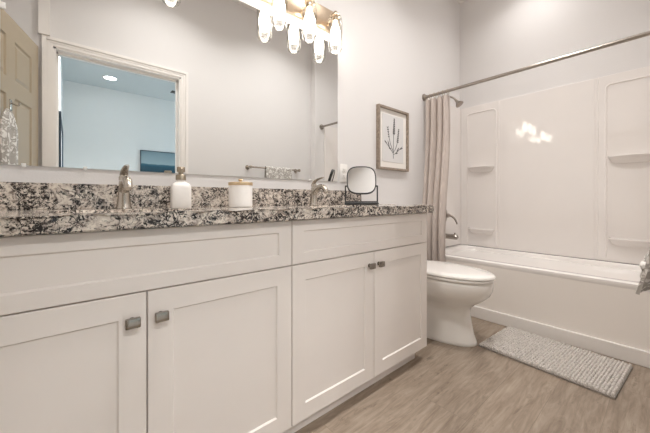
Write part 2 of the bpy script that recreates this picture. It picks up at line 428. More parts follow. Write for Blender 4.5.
# adjoining room
struct('floor_bedroom', boxes((OX0-.15, FX1+.1, FY-.1, YB+.06, -0.05, -0.001)), M['carpet'], 'carpet of the room beyond the doorway')
struct('ceiling_bedroom', boxes((OX0-.15, FX1+.1, FY-.1, YB, ZC, ZC+.08)), M['far_ceiling'], 'ceiling of the room beyond the doorway')
struct('wall_bedroom_south', boxes((OX0-.15, FX1+.1, FY-.1, FY, 0, ZC)), M['far_wall'], 'bluish far wall of the room beyond the doorway')
struct('wall_bedroom_west', boxes((OX0-.15, OX0-.002, FY, YB, 0, ZC)), M['far_wall'], 'bluish side wall of the room beyond the doorway')
struct('wall_bedroom_east', boxes((FX1, FX1+.1, FY, -3.1, 0, ZC), (FX1, FX1+.1, -1.3, YB, 0, ZC), (FX1, FX1+.1, -3.1, -1.3, 0, .9), (FX1, FX1+.1, -3.1, -1.3, 2.2, ZC)), M['far_wall'], 'window wall of the room beyond the doorway')
w = thing('window_1', 'bedroom window that lets the daylight in', 'window', (FX1+.04, -2.2, .9), kind='structure')
finish('window_frame', boxes((-.03, .03, -.9, -.85, 0, 1.3), (-.03, .03, .85, .9, 0, 1.3), (-.03, .03, -.85, .85, 0, .05), (-.03, .03, -.85, .85, 1.25, 1.3), (-.025, .025, -.85, .85, .63, .67)), M['trim'], w)
finish('pane', boxes((-.003, .003, -.85, .85, .05, .63), (-.003, .003, -.85, .85, .67, 1.25)), M['glass'], w)

# ---------------------------------------------------------------- bathroom door (open against the left wall)
DW, DH = 0.76, 1.965
st, mid = 0.105, 0.10
c1, c2 = (st, (DW-mid)/2), ((DW+mid)/2, DW-st)
cells = []
for a, b in (c1, c2):
    cells += [(a, b, .20, .80), (a, b, .92, 1.50), (a, b, 1.60, 1.84)]
door = thing('door_1', 'open white six-panel door, seen in the left end of the mirror', 'door', (-0.172, YS+.03, 0.008), math.radians(104.5), kind='structure')
bmd = paneled(DW, DH, .017, cells, 0.010, 0.008, raised=True)
bm2 = paneled(DW, DH, .017, cells, 0.010, 0.008, raised=True)
for v in bm2.verts: v.co.y = .034-v.co.y
me_t = bpy.data.meshes.new('t'); bm2.to_mesh(me_t); bmd.from_mesh(me_t); bm2.free(); bpy.data.meshes.remove(me_t)
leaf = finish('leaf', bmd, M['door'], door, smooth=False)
for side in (-1, 1):
    y0 = 0 if side < 0 else .034
    bm = bmesh.new()
    cyl(bm, (DW-.06, y0, .93), (DW-.06, y0+side*.008, .93), .028)
    cyl(bm, (DW-.06, y0, .93), (DW-.06, y0+side*.045, .93), .009)
    tube(bm, [(DW-.06, y0+side*.04, .93), (DW-.10, y0+side*.047, .93), (DW-.165, y0+side*.044, .928)], [.009, .0085, .007])
    finish('handle', bm, M['nickel'], door)
for z in (.18, .98, 1.78):
    bm = bmesh.new(); cyl(bm, (-.004, .034, z-.045), (-.004, .034, z+.045), .006)
    finish('hinge', bm, M['nickel'], door)

# ================================================================= VANITY
def shaker(name, x0, x1, z0, z1, parent, rail=.06, railv=None):
    rv = rail if railv is None else railv
    bm = paneled(x1-x0, z1-z0, .019, [(rail, x1-x0-rail, rv, z1-z0-rv)], 0.006, 0.0055)
    return finish(name, bm, M['cabinet'], parent, smooth=False, loc=(x0, 0, z0))
def cabinet(x, label):
    t = thing('vanity_cabinet', label, 'cabinet', (x, YF, 0), 0, 'double vanity base cabinets')
    body = bmesh.new()
    ye = YW-YF-.003
    for q in ((.0005, .0185, .0195, ye, .07, .8240), (UW-.0185, UW-.0005, .0195, ye, .07, .8240), (.0185, UW-.0185, .0195, ye, .07, .088),
              (.0185, UW-.0185, ye-.010, ye, .088, .8240), (.0185, UW-.0185, .0195, .0385, .088, .13), (.0185, UW-.0185, .0195, .0385, .64, .68), (.0185, UW-.0185, .0195, .0385, .78, .8240), (UW/2-.03, UW/2+.03, .0195, .0385, .13, .64)):
        box(body, *q)
    finish('body', body, M['cabinet'], t, smooth=False)
    k = bmesh.new(); box(k, .0005, UW-.045 if x > .3 else UW-.0005, .050, YW-YF-.003, 0, .0695)
    finish('toe_kick', k, M['cabinet'], t, smooth=False)
    g = .0015
    shaker('drawer_front', g, UW-g, .660, .8215, t, .052, .040)
    for i in (0, 1):
        a, b = (g, UW/2-g) if i == 0 else (UW/2+g, UW-g)
        d = shaker('door', a, b, .0727, .6567, t)
        kx = (b-a)-.033 if i == 0 else .029
        kz = .517 if x < .3 else .525
        bm = bmesh.new(); cyl(bm, (kx, 0.0, kz), (kx, -.016, kz), .0055, .007, 14)
        cyl(bm, (kx, 0.0, kz), (kx, -.002, kz), .009, .009, 14)
        box(bm, kx-.0165, kx+.0165, -.027, -.014, kz-.0125, kz+.0125, .0025)
        finish('knob', bm, M['knob'], d)
    return t
cabinet(X0-UW, 'white shaker vanity cabinet nearest the viewer, left half of the double vanity')
cabinet(X0, 'white shaker vanity cabinet beside the toilet, right half of the double vanity')

# countertop with two sink cut-outs
SINKS = [(X0-UW/2, 'left'), (X0+UW/2, 'right')]
CT0, CT1 = .8246, .8635
def slab_with_holes():
    bm = bmesh.new(); n = 48
    x0, x1, y0, y1 = X0-UW-.006, 1.545, YF-.03, YW
    # one tile per sink: outer rectangle ring to inner oval ring
    tiles = [(x0, X0, SINKS[0][0]), (X0, x1, SINKS[1][0])]
    for (a, b, cx) in tiles:
        cy = y0+.26; rings = []
        for zz, kind in ((CT0, 'o'), (CT1, 'o')):
            pass
        outer = []; inner = []
        for i in range(n):
            th = 2*PI*(i+.5)/n; dx, dy = math.cos(th), math.sin(th)
            inner.append((cx+.215*dx, cy+.16*dy))
            tx = ((b-cx) if dx > 0 else (a-cx))/dx if abs(dx) > 1e-9 else 1e9
            ty = ((y1-cy) if dy > 0 else (y0-cy))/dy if abs(dy) > 1e-9 else 1e9
            t = min(tx, ty); outer.append((cx+t*dx, cy+t*dy))
        # snap nearest outer points to the rectangle corners
        for qx, qy in ((a, y0), (a, y1), (b, y0), (b, y1)):
            k = min(range(n), key=lambda i: (outer[i][0]-qx)**2+(outer[i][1]-qy)**2); outer[k] = (qx, qy)
        loft(bm, [[(p[0], p[1], CT1) for p in inner], [(p[0], p[1], CT1) for p in outer]], False, False)
        loft(bm, [[(p[0], p[1], CT1) for p in inner], [(p[0], p[1], CT0) for p in inner]], False, False)
        loft(bm, [[(p[0], p[1], CT0) for p in inner], [(p[0], p[1], CT0) for p in outer]], False, False)
        o0 = [bm.verts.new((p[0], p[1], CT0)) for p in outer]; o1 = [bm.verts.new((p[0], p[1], CT1)) for p in outer]
        for i in range(n):
            j = (i+1) % n
            if abs(outer[i][0]-X0) < 1e-6 and abs(outer[j][0]-X0) < 1e-6: continue
            bm.faces.new((o0[i], o0[j], o1[j], o1[i]))
    bmesh.ops.remove_doubles(bm, verts=bm.verts, dist=1e-5)
    fe = [e for e in bm.edges if abs(e.verts[0].co.z-e.verts[1].co.z) < 1e-6 and all(abs(v.co.y-y0) < 1e-6 for v in e.verts)]
    fe += [e for e in bm.edges if abs(e.verts[0].co.z-e.verts[1].co.z) < 1e-6 and all(abs(v.co.x-x1) < 1e-6 for v in e.verts)]
    bmesh.ops.bevel(bm, geom=fe, offset=.004, segments=3, affect='EDGES')
    return bm
ct = thing('countertop', 'speckled granite countertop with backsplash running over both vanity cabinets', 'countertop', (0, 0, 0))
finish('slab', slab_with_holes(), M['granite'], ct, smooth=True, angle=25)
finish('backsplash', boxes((X0-UW-.006, 1.545, YW-.02, YW, CT1, .956, .0015)), M['granite'], ct, smooth=False)

for cx, side in SINKS:
    cy = YF-.03+.26
    s = thing('sink', 'white oval undermount sink set in the granite, %s' % ('nearer one by the soap dispenser' if side == 'left' else 'farther one by the round-cornered table mirror'), 'sink', (cx, cy, CT0-.15), 0, 'undermount sinks')
    prof = [(.03, -.002), (.12, .006), (.17, .03), (.20, .08), (.214, .15), (.225, .15), (.21, .07), (.18, .015), (.12, -.006), (.03, -.012)]
    bm = bmesh.new(); lathe(bm, prof, n=40, sy=.75); finish('basin', bm, M['ceramic'], s)
    bm = bmesh.new(); lathe(bm, [(.022, 0), (.024, .002), (.016, .003), (.015, .001)], n=24); finish('drain', bm, M['nickel'], s)

# faucets
def faucet(x, label):
    t = thing('faucet', label, 'faucet', (x, 1.345, CT1+.0005), 0, 'single-lever sink faucets')
    bm = bmesh.new()
    lathe(bm, [(.027, 0), (.027, .004), (.024, .008), (.0215, .03), (.019, .06), (.0165, .085), (.0165, .098), (.0155, .104), (.0, .106)][:-1], n=28)
    finish('body', bm, M['nickel'], t)
    bm = bmesh.new()
    pts = bez((0, -.002, .062), (0, -.035, .115), (0, -.095, .118), (0, -.112, .072), 14)
    tube(bm, pts, [.0165+.001*math.sin(i/14*PI)-.003*i/14 for i in range(15)], 16)
    finish('spout', bm, M['nickel'], t)
    bm = bmesh.new()
    lathe(bm, [(.0165, .106), (.0165, .118), (.013, .126), (.006, .129)], n=24)
    pts = bez((0, .004, .118), (0, .0, .140), (0, -.035, .150), (0, -.085, .156), 10)
    tube(bm, pts, [.0145, .014, .0135, .013, .0125, .012, .0115, .011, .010, .009, .007], 12, flat=.5)
    finish('lever', bm, M['nickel'], t)
    return t
faucet(X0-UW/2, 'brushed nickel faucet left of the soap dispenser')
faucet(X0+UW/2, 'brushed nickel faucet between the lidded jar and the table mirror')

# soap dispenser
t = thing('soap_dispenser', 'white square-shouldered soap dispenser with a metal pump on the granite top', 'soap dispenser', (.346, 1.318, CT1+.0005), math.radians(-8))
bm = bmesh.new(); a = .0375
rings = []
for r, z in ((.96, 0), (1, .003), (1, .078), (.97, .088), (.84, .098), (.60, .104), (.42, .107), (.40, .116)):
    k = 4.5 if r > .7 else 2.6
    rings.append([(p[0]*r, p[1]*r, z) for p in sup(a, a, k, 40)])
loft(bm, rings); finish('bottle', bm, M['soap'], t)
bm = bmesh.new()
lathe(bm, [(.0195, .114), (.0195, .132), (.017, .136), (.008, .137), (.009, .138), (.009, .146), (.0155, .147), (.0155, .166), (.014, .168), (.004, .168)], n=24)
tube(bm, [(0, 0, .160), (.0, -.016, .160), (.0, -.026, .159), (.0, -.030, .155)], [.0055, .005, .0045, .004], 12)
finish('pump', bm, M['pump'], t)
# lidded jar
t = thing('lidded_jar', 'white canister with a brass lid standing on the granite between the faucets', 'jar', (.592, 1.285, CT1+.0005))
bm = bmesh.new(); lathe(bm, [(.050, 0), (.0525, .003), (.0525, .094), (.0515, .098), (.046, .098), (.046, .010), (.005, .010)], n=48, cap1=True)
finish('body', bm, M['soap'], t)
bm = bmesh.new(); lathe(bm, [(.0535, .098), (.0545, .100), (.0545, .109), (.053, .112), (.012, .114), (.0055, .116), (.0055, .118), (.0105, .120), (.011, .124), (.008, .128), (.003, .129)], n=48)
finish('lid', bm, M['brass'], t)

# table mirror on a wire stand
t = thing('table_mirror', 'small round-cornered tilting mirror in a black wire stand on the countertop end', 'mirror', (1.395, 1.275, CT1), math.radians(-44))
bm = bmesh.new()
hw = .100
fr = [(-hw, -.04), (hw, -.04), (hw, .04), (-hw, .04)]
def rrect(x0, x1, y0, y1, r, z, n=5):
    pts = []
    for cx, cy, a0 in ((x1-r, y1-r, 0), (x0+r, y1-r, 90), (x0+r, y0+r, 180), (x1-r, y0+r, 270)):
        for k in range(n+1):
            a = math.radians(a0+90*k/n); pts.append((cx+r*math.cos(a), cy+r*math.sin(a), z))
    return pts
tube(bm, rrect(-hw, hw, -.042, .042,     .015, .0085), .0075, 10, closed=True)
tube(bm, rrect(-hw, hw, -.042, .042, .015, .020), .0028, 8, closed=True)
for x in (-hw+.006, hw-.006):
    for y in (-.040, .040): cyl(bm, (x, y, .006), (x, y, .020), .0025, n=8)
for x in (-hw, hw):
    tube(bm, [(x, 0, .006), (x, 0, .05), (x, 0, .118)], .0045, 10)
    cyl(bm, (x*1.03, 0, .118), (x*.9, 0, .118), .005, n=10)
finish('stand', bm, M['black'], t)
head = bmesh.new()
def ring3(a, y, k=3.2, zc=.155, n=56): return [(p[0], y, zc+p[1]) for p in sup(a, a, k, n)]
tilt = Matrix.Translation((0, 0, .155)) @ Matrix.Rotation(math.radians(-17), 4, 'X') @ Matrix.Translation((0, 0, -.155))
R = [ring3(.0905, -.009), ring3(.0925, -.007), ring3(.0925, .007), ring3(.0895, .009), ring3(.0875, .004), ring3(.0860, -.006), ring3(.0870, -.009)]
V = [[head.verts.new(p) for p in r] for r in R]
for i in range(len(V)):
    a, b = V[i], V[(i+1) % len(V)]
    for j in range(56): head.faces.new((a[j], a[(j+1) % 56], b[(j+1) % 56], b[j]))
head.transform(tilt); finish('mirror_frame', head, M['black'], t)
for yy, nm in ((-.006, 'mirror_glass'), (.003, 'back_mirror_glass')):
    g = bmesh.new(); loft(g, [ring3(.087, yy), ring3(.087, yy+.003)]); g.transform(tilt)
    finish(nm, g, M['mirror'], t, smooth=False)

# wall mirror
t = thing('wall_mirror', 'large frameless rectangular mirror above the double vanity', 'mirror', (0, YW, 1.0138))
MX0, MX1, MZ = -.174, 1.3296, .8915
finish('glass', boxes((MX0, MX1, -.006, -.001, 0, MZ)), M['mirror'], t, smooth=False)
for x, z, hz in ((-.120, 0, 1), (.042, 0, 1), (1.10, 0, 1), (MX0, .52, 0)):
    bm = bmesh.new()
    if hz: box(bm, x-.006, x+.006, -.009, -.0005, -.006, .007, .0015); cyl(bm, (x, -.008, -.001), (x, -.011, -.001), .003, n=10)
    else: box(bm, x-.012, x+.012, -.011, -.0005, z-.010, z+.010, .002); cyl(bm, (x-.004, -.010, z), (x-.004, -.014, z), .004, n=10)
    finish('clip', bm, M['clip'], t)

# outlet
t = thing('wall_outlet', 'white duplex wall outlet between the wall mirror and the framed print', 'outlet', (1.386, YW, 1.073))
finish('cover_plate', boxes((-.035, .035, -.006, 0, -.060, .060, .003)), M['plastic'], t)
for z in (-.021, .021):
    s = finish('socket', boxes((-.017, .017, -.0085, -.004, z-.016, z+.016, .003)), M['plastic'], t)
    finish('slot', boxes((-.008, -.0055, -.0089, -.008, z-.004, z+.006), (.0055, .008, -.0089, -.008, z-.004, z+.006), (-.002, .002, -.0089, -.008, z-.011, z-.007)), M['slot'], s, smooth=False)
# framed print
PX0, PX1, PZ0, PZ1 = 1.725, 2.108, 1.124, 1.604
t = thing('framed_print', 'botanical sprig print in a taupe wooden frame above the toilet', 'picture', (PX0, YW, PZ0))
pw, ph, fw, fd = PX1-PX0, PZ1-PZ0, .017, .030
bm = bmesh.new()
for (a, b, c, d) in ((0, fw, 0, ph), (pw-fw, pw, 0, ph), (fw, pw-fw, 0, fw), (fw, pw-fw, ph-fw, ph)):
    box(bm, a, b, -fd, 0, c, d, .0015, 1)
finish('frame', bm, M['frame'], t, smooth=False)
finish('mat_board', boxes((fw, pw-fw, -.012, -.004, fw, ph-fw)), M['mat_board'], t, smooth=False)
finish('print', boxes((.058, pw-.058, -.0145, -.012, .062, ph-.055)), M['paper'], t, smooth=False)
def leafshape(bm, p, ang, L, wd, y):
    pts = []
    for k in range(9):
        u = k/8; pts.append((u*L, wd*math.sin(PI*u)**.8 if 0 < k < 8 else 0))
    out = pts + [(x, -yy) for x, yy in reversed(pts[1:-1])]
    ca, sa = math.cos(ang), math.sin(ang)
    q = [(p[0]+x*ca-z*sa, p[1]+x*sa+z*ca) for x, z in out]
    loft(bm, [[(a, y, b) for a, b in q], [(a, y+.0006, b) for a, b in q]])
sp = bmesh.new(); yy = -.0152
def stem(p0, p1, p2, r=.0016): tube(sp, bez((p0[0], yy, p0[1]), (p1[0], yy, p1[1]), (p1[0], yy, p1[1]), (p2[0], yy, p2[1]), 8), r, 6)
stem((.215, .115), (.215, .22), (.226, .375)); stem((.216, .155), (.255, .20), (.275, .315)); stem((.215, .160), (.180, .21), (.155, .315))
stem((.215, .150), (.18, .18), (.135, .215)); stem((.216, .140), (.26, .165), (.315, .205))
for i in range(9):
    z = .275+i*.0125; s = .019-.0012*i
    for sd in (-1, 1): leafshape(sp, (.222+.0005*i, z), PI/2-sd*.75, s, .0045, yy)
for i in range(8):
    z = .225+i*.0125
    for sd in (-1, 1): leafshape(sp, (.262+.0018*i, z), PI/2-sd*.8-.1, .016-.001*i, .0038, yy)
for i in range(5):
    z = .25+i*.015
    for sd in (-1, 1): leafshape(sp, (.168-.0028*i, z), PI/2-sd*.8+.2, .013, .0028, yy)
for (a, b, an, L) in ((.150, .205, 2.5, .035), (.175, .187, 2.0, .045), (.25, .160, .9, .045), (.285, .183, .35, .04), (.235, .150, .2, .03), (.195, .175, 2.9, .03)):
    leafshape(sp, (a, b), an, L, .0042, yy)
sp.transform(Matrix.Translation((.197, 0, .245)) @ Matrix.Diagonal((1.18, 1, 1.18, 1)) @ Matrix.Translation((-.220, 0, -.245)))
finish('botanical_sprig', sp, M['ink'], t, smooth=False)

# vanity light fixtures
def vanity_light(cx, label):
    t = thing('vanity_light', label, 'light fixture', (cx, YW, 1.962), 0, 'three-lamp vanity lights')
    finish('back_plate', boxes((-.2985, .2985, -.022, 0, 0, .138, .003)), M['bronze'], t)
    for dx in (-.2005, 0, .2005):
        lp = bmesh.new()
        tube(lp, bez((dx, -.02, .045), (dx, -.055, .045), (dx, -.085, .055), (dx, -.085, .088), 8), .006, 12)
        cyl(lp, (dx, -.020, .045), (dx, -.028, .045), .016)
        lathe(lp, [(.005, .092), (.010, .090), (.013, .082), (.030, .066), (.031, .058), (.018, .056), (.018, .030), (.014, .028)], (dx, -.085, 0), 24)
        arm = finish('lamp_arm', lp, M['bronze'], t)
        g = bmesh.new(); o = .0
        prof = [(.020, .057), (.036, .052), (.0425, .040), (.0435, .02), (.0435, -.120), (.0425, -.140), (.036, -.154), (.026, -.158)]
        inn = [(r-.0022, z) for r, z in reversed(prof)]
        lathe(g, prof+inn, (dx, -.085, 0), 36, False, False)
        finish('glass_shade', g, M['glass'], t)
        b = bmesh.new()
        lathe(b, [(.012, .030), (.015, .010), (.024, -.012), (.031, -.042), (.031, -.070), (.025, -.095), (.013, -.110), (.002, -.114)], (dx, -.085, 0), 24)
        finish('bulb', b, M['bulb'], t)
    return t
vanity_light(1.0365, 'lit three-lamp bronze vanity light over the right part of the wall mirror')
vanity_light(.150, 'lit three-lamp bronze vanity light over the left part of the mirror, seen only reflected')

# ================================================================= TUB ALCOVE
TX0, TX1, TZ = 2.349, XE-.012, .4366
t = thing('bathtub', 'white alcove bathtub with a plain skirt under the curtain rod', 'bathtub', (0, 0, 0))
def rr(x0, x1, y0, y1, r, z, n=6): return rrect(x0, x1, y0, y1, r, z, n)
y0, y1 = YA+.003, YW-.003
bm = bmesh.new()
rings = [rr(TX0, TX1, y0, y1, .004, TZ-.035), rr(TX0-.004, TX1, y0, y1, .006, TZ-.02), rr(TX0-.002, TX1, y0, y1, .008, TZ-.005), rr(TX0+.008, TX1-.004, y0+.004, y1-.004, .014, TZ),
         rr(TX0+.062, TX1-.055, y0+.07, y1-.09, .10, TZ), rr(TX0+.072, TX1-.062, y0+.08, y1-.10, .11, TZ-.012), rr(TX0+.085, TX1-.085, y0+.13, y1-.12, .12, TZ-.15),
         rr(TX0+.11, TX1-.10, y0+.20, y1-.15, .13, .12), rr(TX0+.16, TX1-.15, y0+.27, y1-.21, .12, .085)]
loft(bm, rings, True, True)
finish('basin', bm, M['acrylic'], t, angle=50)
finish('apron', boxes((TX0, TX0+.02, y0, y1, 0, TZ-.03, .002)), M['apron'], t, smooth=False)
bm = bmesh.new(); cyl(bm, (2.70, y1-.135, .33), (2.70, y1-.148, .332), .035, .033)
finish('overflow_plate', bm, M['nickel'], t)

# surround
SZ0, SZ1 = TZ+.0002, 1.8237
t = thing('shower_surround', 'glossy white three-sided shower wall surround with moulded corner shelves above the tub', 'shower surround', (0, 0, 0))
SB = .020
finish('back_panel', boxes((XE-SB, XE, YA, YW, SZ0, SZ1, .0015)), M['surround'], t, smooth=False)
finish('end_panel', boxes((2.425, XE-SB, YW-.014, YW, SZ0, SZ1, .004)), M['surround'], t, smooth=False)
finish('end_panel', boxes((2.425, XE-SB, YA, YA+.014, SZ0, SZ1, .004)), M['surround'], t, smooth=False)
# vertical moulded ribs
for y in (.365, .385, 1.052, 1.400):
    bm = bmesh.new(); xs = XE-SB; cyl(bm, (xs+.003, y, SZ0+.002), (xs+.003, y, SZ1-.004), .0055, n=10); finish('rib', bm, M['surround'], t)
def niche(ya, yb):
    xs = XE-SB+.001
    bm = bmesh.new(); r = .03; pts = []
    for cy, cz, a0 in ((yb-r, 1.755-r, 0), (ya+r, 1.755-r, 90)):
        for k in range(7):
            a = math.radians(a0+90*k/6); pts.append((xs, cy+r*math.cos(a), cz+r*math.sin(a)))
    pts = [(xs, yb, SZ0+.03)] + pts + [(xs, ya, SZ0+.03)]
    tube(bm, pts, .007, 8, up=Vector((1, 0, 0))); finish('moulding', bm, M['surround'], t)
    for z in (1.215, .612):
        bm = bmesh.new(); rings = []; c = (ya+yb)/2; h = (yb-ya)/2-.012
        for (dep, zz, wf) in ((.012, z-.055, .70), (.022, z-.040, .86), (.045, z-.020, .95), (.068, z-.010, 1), (.072, z-.003, 1), (.070, z+.003, 1), (.058, z+.004, .93), (.05, z-.002, .85)):
            ring = [(xs+.004, c+h*wf, zz)]
            for k in range(1, 16):
                a = PI*k/16; ring.append((xs-dep*math.sin(a)**.6, c+h*wf*math.cos(a), zz))
            ring.append((xs+.004, c-h*wf, zz)); rings.append(ring)
        loft(bm, rings); finish('corner_shelf', bm, M['surround'], t)
niche(1.080, 1.345); niche(.055, .320)

# curtain rod
t = thing('curtain_rod', 'long brushed metal shower curtain rod spanning the tub opening', 'curtain rod', (2.383, YA, 1.7996))
bm = bmesh.new(); cyl(bm, (0, .004, 0), (0, YW-.004, 0), .0125); finish('rod', bm, M['satin'], t)
for y, s in ((0, 1), (YW, -1)):
    bm = bmesh.new(); cyl(bm, (0, y, 0), (0, y+s*.008, 0), .032); cyl(bm, (0, y+s*.006, 0), (0, y+s*.03, 0), .021, .016)
    finish('end_flange', bm, M['satin'], t)
# curtain
t = thing('shower_curtain', 'beige linen shower curtain gathered at the end of the rod beside the framed print', 'shower curtain', (2.383, 1.20, 0))
bm = bmesh.new(); NZ, NU = 40, 120; rings = []
for j in range(NZ+1):
    z = 1.765-(1.765-.10)*j/NZ; f = j/NZ; row = []
    s = min(1, max(0, (1.55-z)/.95)); xo = -.080*s*s*(3-2*s)
    for i in range(NU+1):
        u = i/NU; yv = (-.005*f)+(.216+.004*f)*u
        amp = .024+.007*math.sin(u*9+1)
        ph = 2*PI*4.2*u+.55*math.sin(3*f+u*6)+.3
        x = amp*math.sin(ph)*(1-.15*f)+.004*math.sin(13*u+6*f)
        row.append((xo+x, yv+.006*math.cos(ph*1.0), z))
    rings.append(row)
back = [[(p[0]+.0022, p[1], p[2]) for p in r] for r in rings]
loft(bm, [a+list(reversed(b)) for a, b in zip(rings, back)])
finish('cloth', bm, M['curtain'], t, angle=60)
for k in range(6):
    y = .012+.039*k; pts = []
    for a in range(16):
        th = 2*PI*a/16; pts.append((.019*math.cos(th), y+.003*math.sin(th*1), 1.7905+.024*math.sin(th)))
    bm = bmesh.new(); tube(bm, pts, .0022, 8, closed=True)
    finish('ring', bm, M['pump'], t)

# shower fittings
t = thing('shower_arm_with_head', 'brushed nickel shower head on an angled arm beside the curtain', 'shower head', (2.70, YW-.014, 1.86))
bm = bmesh.new(); cyl(bm, (0, 0, 0), (0, -.006, 0), .028, .024)
tube(bm, bez((0, 0, 0), (0, -.06, .012), (0, -.09, -.01), (0, -.12, -.045), 8), .0085, 12)
finish('arm', bm, M['satin'], t)
bm = bmesh.new(); d = Vector((0, -.60, -.80)).normalized(); p = Vector((0, -.116, -.042))
tube(bm, [p, p+d*.012, p+d*.018, p+d*.035, p+d*.058, p+d*.068, p+d*.070], [.010, .013, .012, .016, .033, .036, .030], 24)
finish('head', bm, M['satin'], t)
t = thing('shower_valve', 'brushed nickel lever valve on the tub end wall above the spout', 'valve', (2.70, YW-.014, .745))
bm = bmesh.new(); tube(bm, [(0, 0, 0), (0, -.006, 0), (0, -.012, 0)], [.075, .072, .045], 32); finish('escutcheon', bm, M['satin'], t)
bm = bmesh.new(); tube(bm, [(0, -.01, 0), (0, -.055, 0), (0, -.062, 0)], [.024, .019, .012], 20)
tube(bm, bez((0, -.052, 0), (0, -.085, 0), (0, -.118, -.02), (0, -.132, -.078), 10), [.012, .0115, .011, .0105, .010, .0095, .009, .009, .0085, .008, .007], 12)
finish('lever', bm, M['satin'], t)
t = thing('tub_spout', 'brushed nickel tub spout on the end wall just above the tub rim', 'spout', (2.70, YW-.014, .550))
bm = bmesh.new(); tube(bm, [(0, 0, 0), (0, -.01, 0), (0, -.012, 0), (0, -.10, -.001), (0, -.125, -.004), (0, -.138, -.012)], [.032, .032, .025, .024, .023, .016], 20)
cyl(bm, (0, -.112, .02), (0, -.112, .038), .006, .007, 12)
finish('spout', bm, M['satin'], t)

# ================================================================= TOILET
TXC = 1.886
t = thing('toilet', 'white elongated toilet with closed lid between the vanity and the tub', 'toilet', (TXC, YW, 0))
def egg(a, fb, ff, z, n=48, kb=2.6):
    cyy = fb+(ff-fb)*.42; out = []
    for i in range(n):
        th = 2*PI*i/n; cs, sn = math.cos(th), math.sin(th)
        if sn >= 0: p = (a*cs, -(cyy+(ff-cyy)*sn))
        else:
            k = kb; p = (a*math.copysign(abs(cs)**(2/k), cs), -(cyy-(cyy-fb)*abs(sn)**(2/k)))
        out.append((p[0], p[1], z))
    return out
bm = bmesh.new()
loft(bm, [egg(.134, .10, .652, 0), egg(.136, .10, .656, .006), egg(.134, .10, .652, .022), egg(.126, .11, .636, .06), egg(.119, .12, .622, .13), egg(.116, .13, .614, .190),
          egg(.120, .14, .620, .225), egg(.138, .16, .648, .250), egg(.164, .18, .692, .282), egg(.181, .19, .726, .315), egg(.189, .19, .742, .350), egg(.191, .19, .746, .385), egg(.188, .19, .742, .398), egg(.178, .2, .730, .402)])
finish('bowl', bm, M['ceramic'], t, angle=60)
bm = bmesh.new(); loft(bm, [egg(.184, .20, .744, .404), egg(.191, .20, .752, .409), egg(.191, .20, .752, .418), egg(.186, .20, .746, .422)]); finish('seat', bm, M['ceramic'], t, angle=60)
bm = bmesh.new(); loft(bm, [egg(.186, .19, .748, .4245), egg(.192, .19, .755, .428), egg(.192, .19, .755, .438), egg(.184, .19, .745, .444), egg(.14, .21, .66, .4475), egg(.06, .28, .50, .449)]); finish('lid', bm, M['ceramic'], t, angle=60)
for sx in (-.075, .075):
    bm = bmesh.new(); cyl(bm, (sx-.02, -.205, .436), (sx+.02, -.205, .436), .013, n=14)
    finish('seat_hinge', bm, M['ceramic'], t)
bm = bmesh.new(); loft(bm, [rrect(-.175, .175, -.200, -.015, .035, .40), rrect(-.180, .180, -.205, -.012, .035, .42), rrect(-.195, .195, -.210, -.010, .035, .70)]); finish('tank', bm, M['ceramic'], t, angle=50)
bm = bmesh.new(); loft(bm, [rrect(-.200, .200, -.216, -.008, .035, .702), rrect(-.203, .203, -.219, -.006, .035, .708), rrect(-.203, .203, -.219, -.006, .035, .728), rrect(-.195, .195, -.211, -.012, .035, .735)]); finish('tank_lid', bm, M['ceramic'], t, angle=50)
bm = bmesh.new(); cyl(bm, (-.13, -.208, .655), (-.13, -.222, .655), .012, n=16); tube(bm, [(-.13, -.222, .655), (-.10, -.226, .652), (-.065, -.226, .645)], [.006, .0055, .007], 10)
finish('flush_lever', bm, M['nickel'], t)
bm = bmesh.new(); lathe(bm, [(.012, .0), (.012, .01), (.008, .016), (.002, .018)], (.105, -.30, .02), 16); finish('bolt_cap', bm, M['ceramic'], t)

# ================================================================= BATH RUG
rg = thing('bath_rug', 'small grey chenille bath rug on the floor beside the tub', 'rug', (2.080, .4515, 0), math.radians(-4.2))
RW, RL = .418, .606
finish('backing', boxes((-RW/2, RW/2, -RL/2, RL/2, 0, .010, .003)), M['rugbase'], rg)
bm = bmesh.new(); nx, ny = 31, 45
def nub(bm, x, y, z, r, h):
    n = 6; R0 = []
    for rr_, zz in ((r, 0), (r*1.08, h*.45), (r*.72, h*.85)):
        R0.append([bm.verts.new((x+rr_*math.cos(2*PI*k/n+x*90), y+rr_*math.sin(2*PI*k/n+x*90), z+zz)) for k in range(n)])
    top = bm.verts.new((x, y, z+h))
    for a, b in ((0, 1), (1, 2)):
        for k in range(n): bm.faces.new((R0[a][k], R0[a][(k+1) % n], R0[b][(k+1) % n], R0[b][k]))
    for k in range(n): bm.faces.new((R0[2][k], R0[2][(k+1) % n], top))
for i in range(nx):
    for j in range(ny):
        x = -RW/2+.010+(RW-.02)*i/(nx-1)+random.uniform(-.0018, .0018); y = -RL/2+.010+(RL-.02)*j/(ny-1)+random.uniform(-.0018, .0018)
        nub(bm, x, y, .008, 0.0064, .016+random.uniform(-.002, .003))
p = finish('pile', bm, M['rug'], rg, angle=80); p['kind'] = 'stuff'

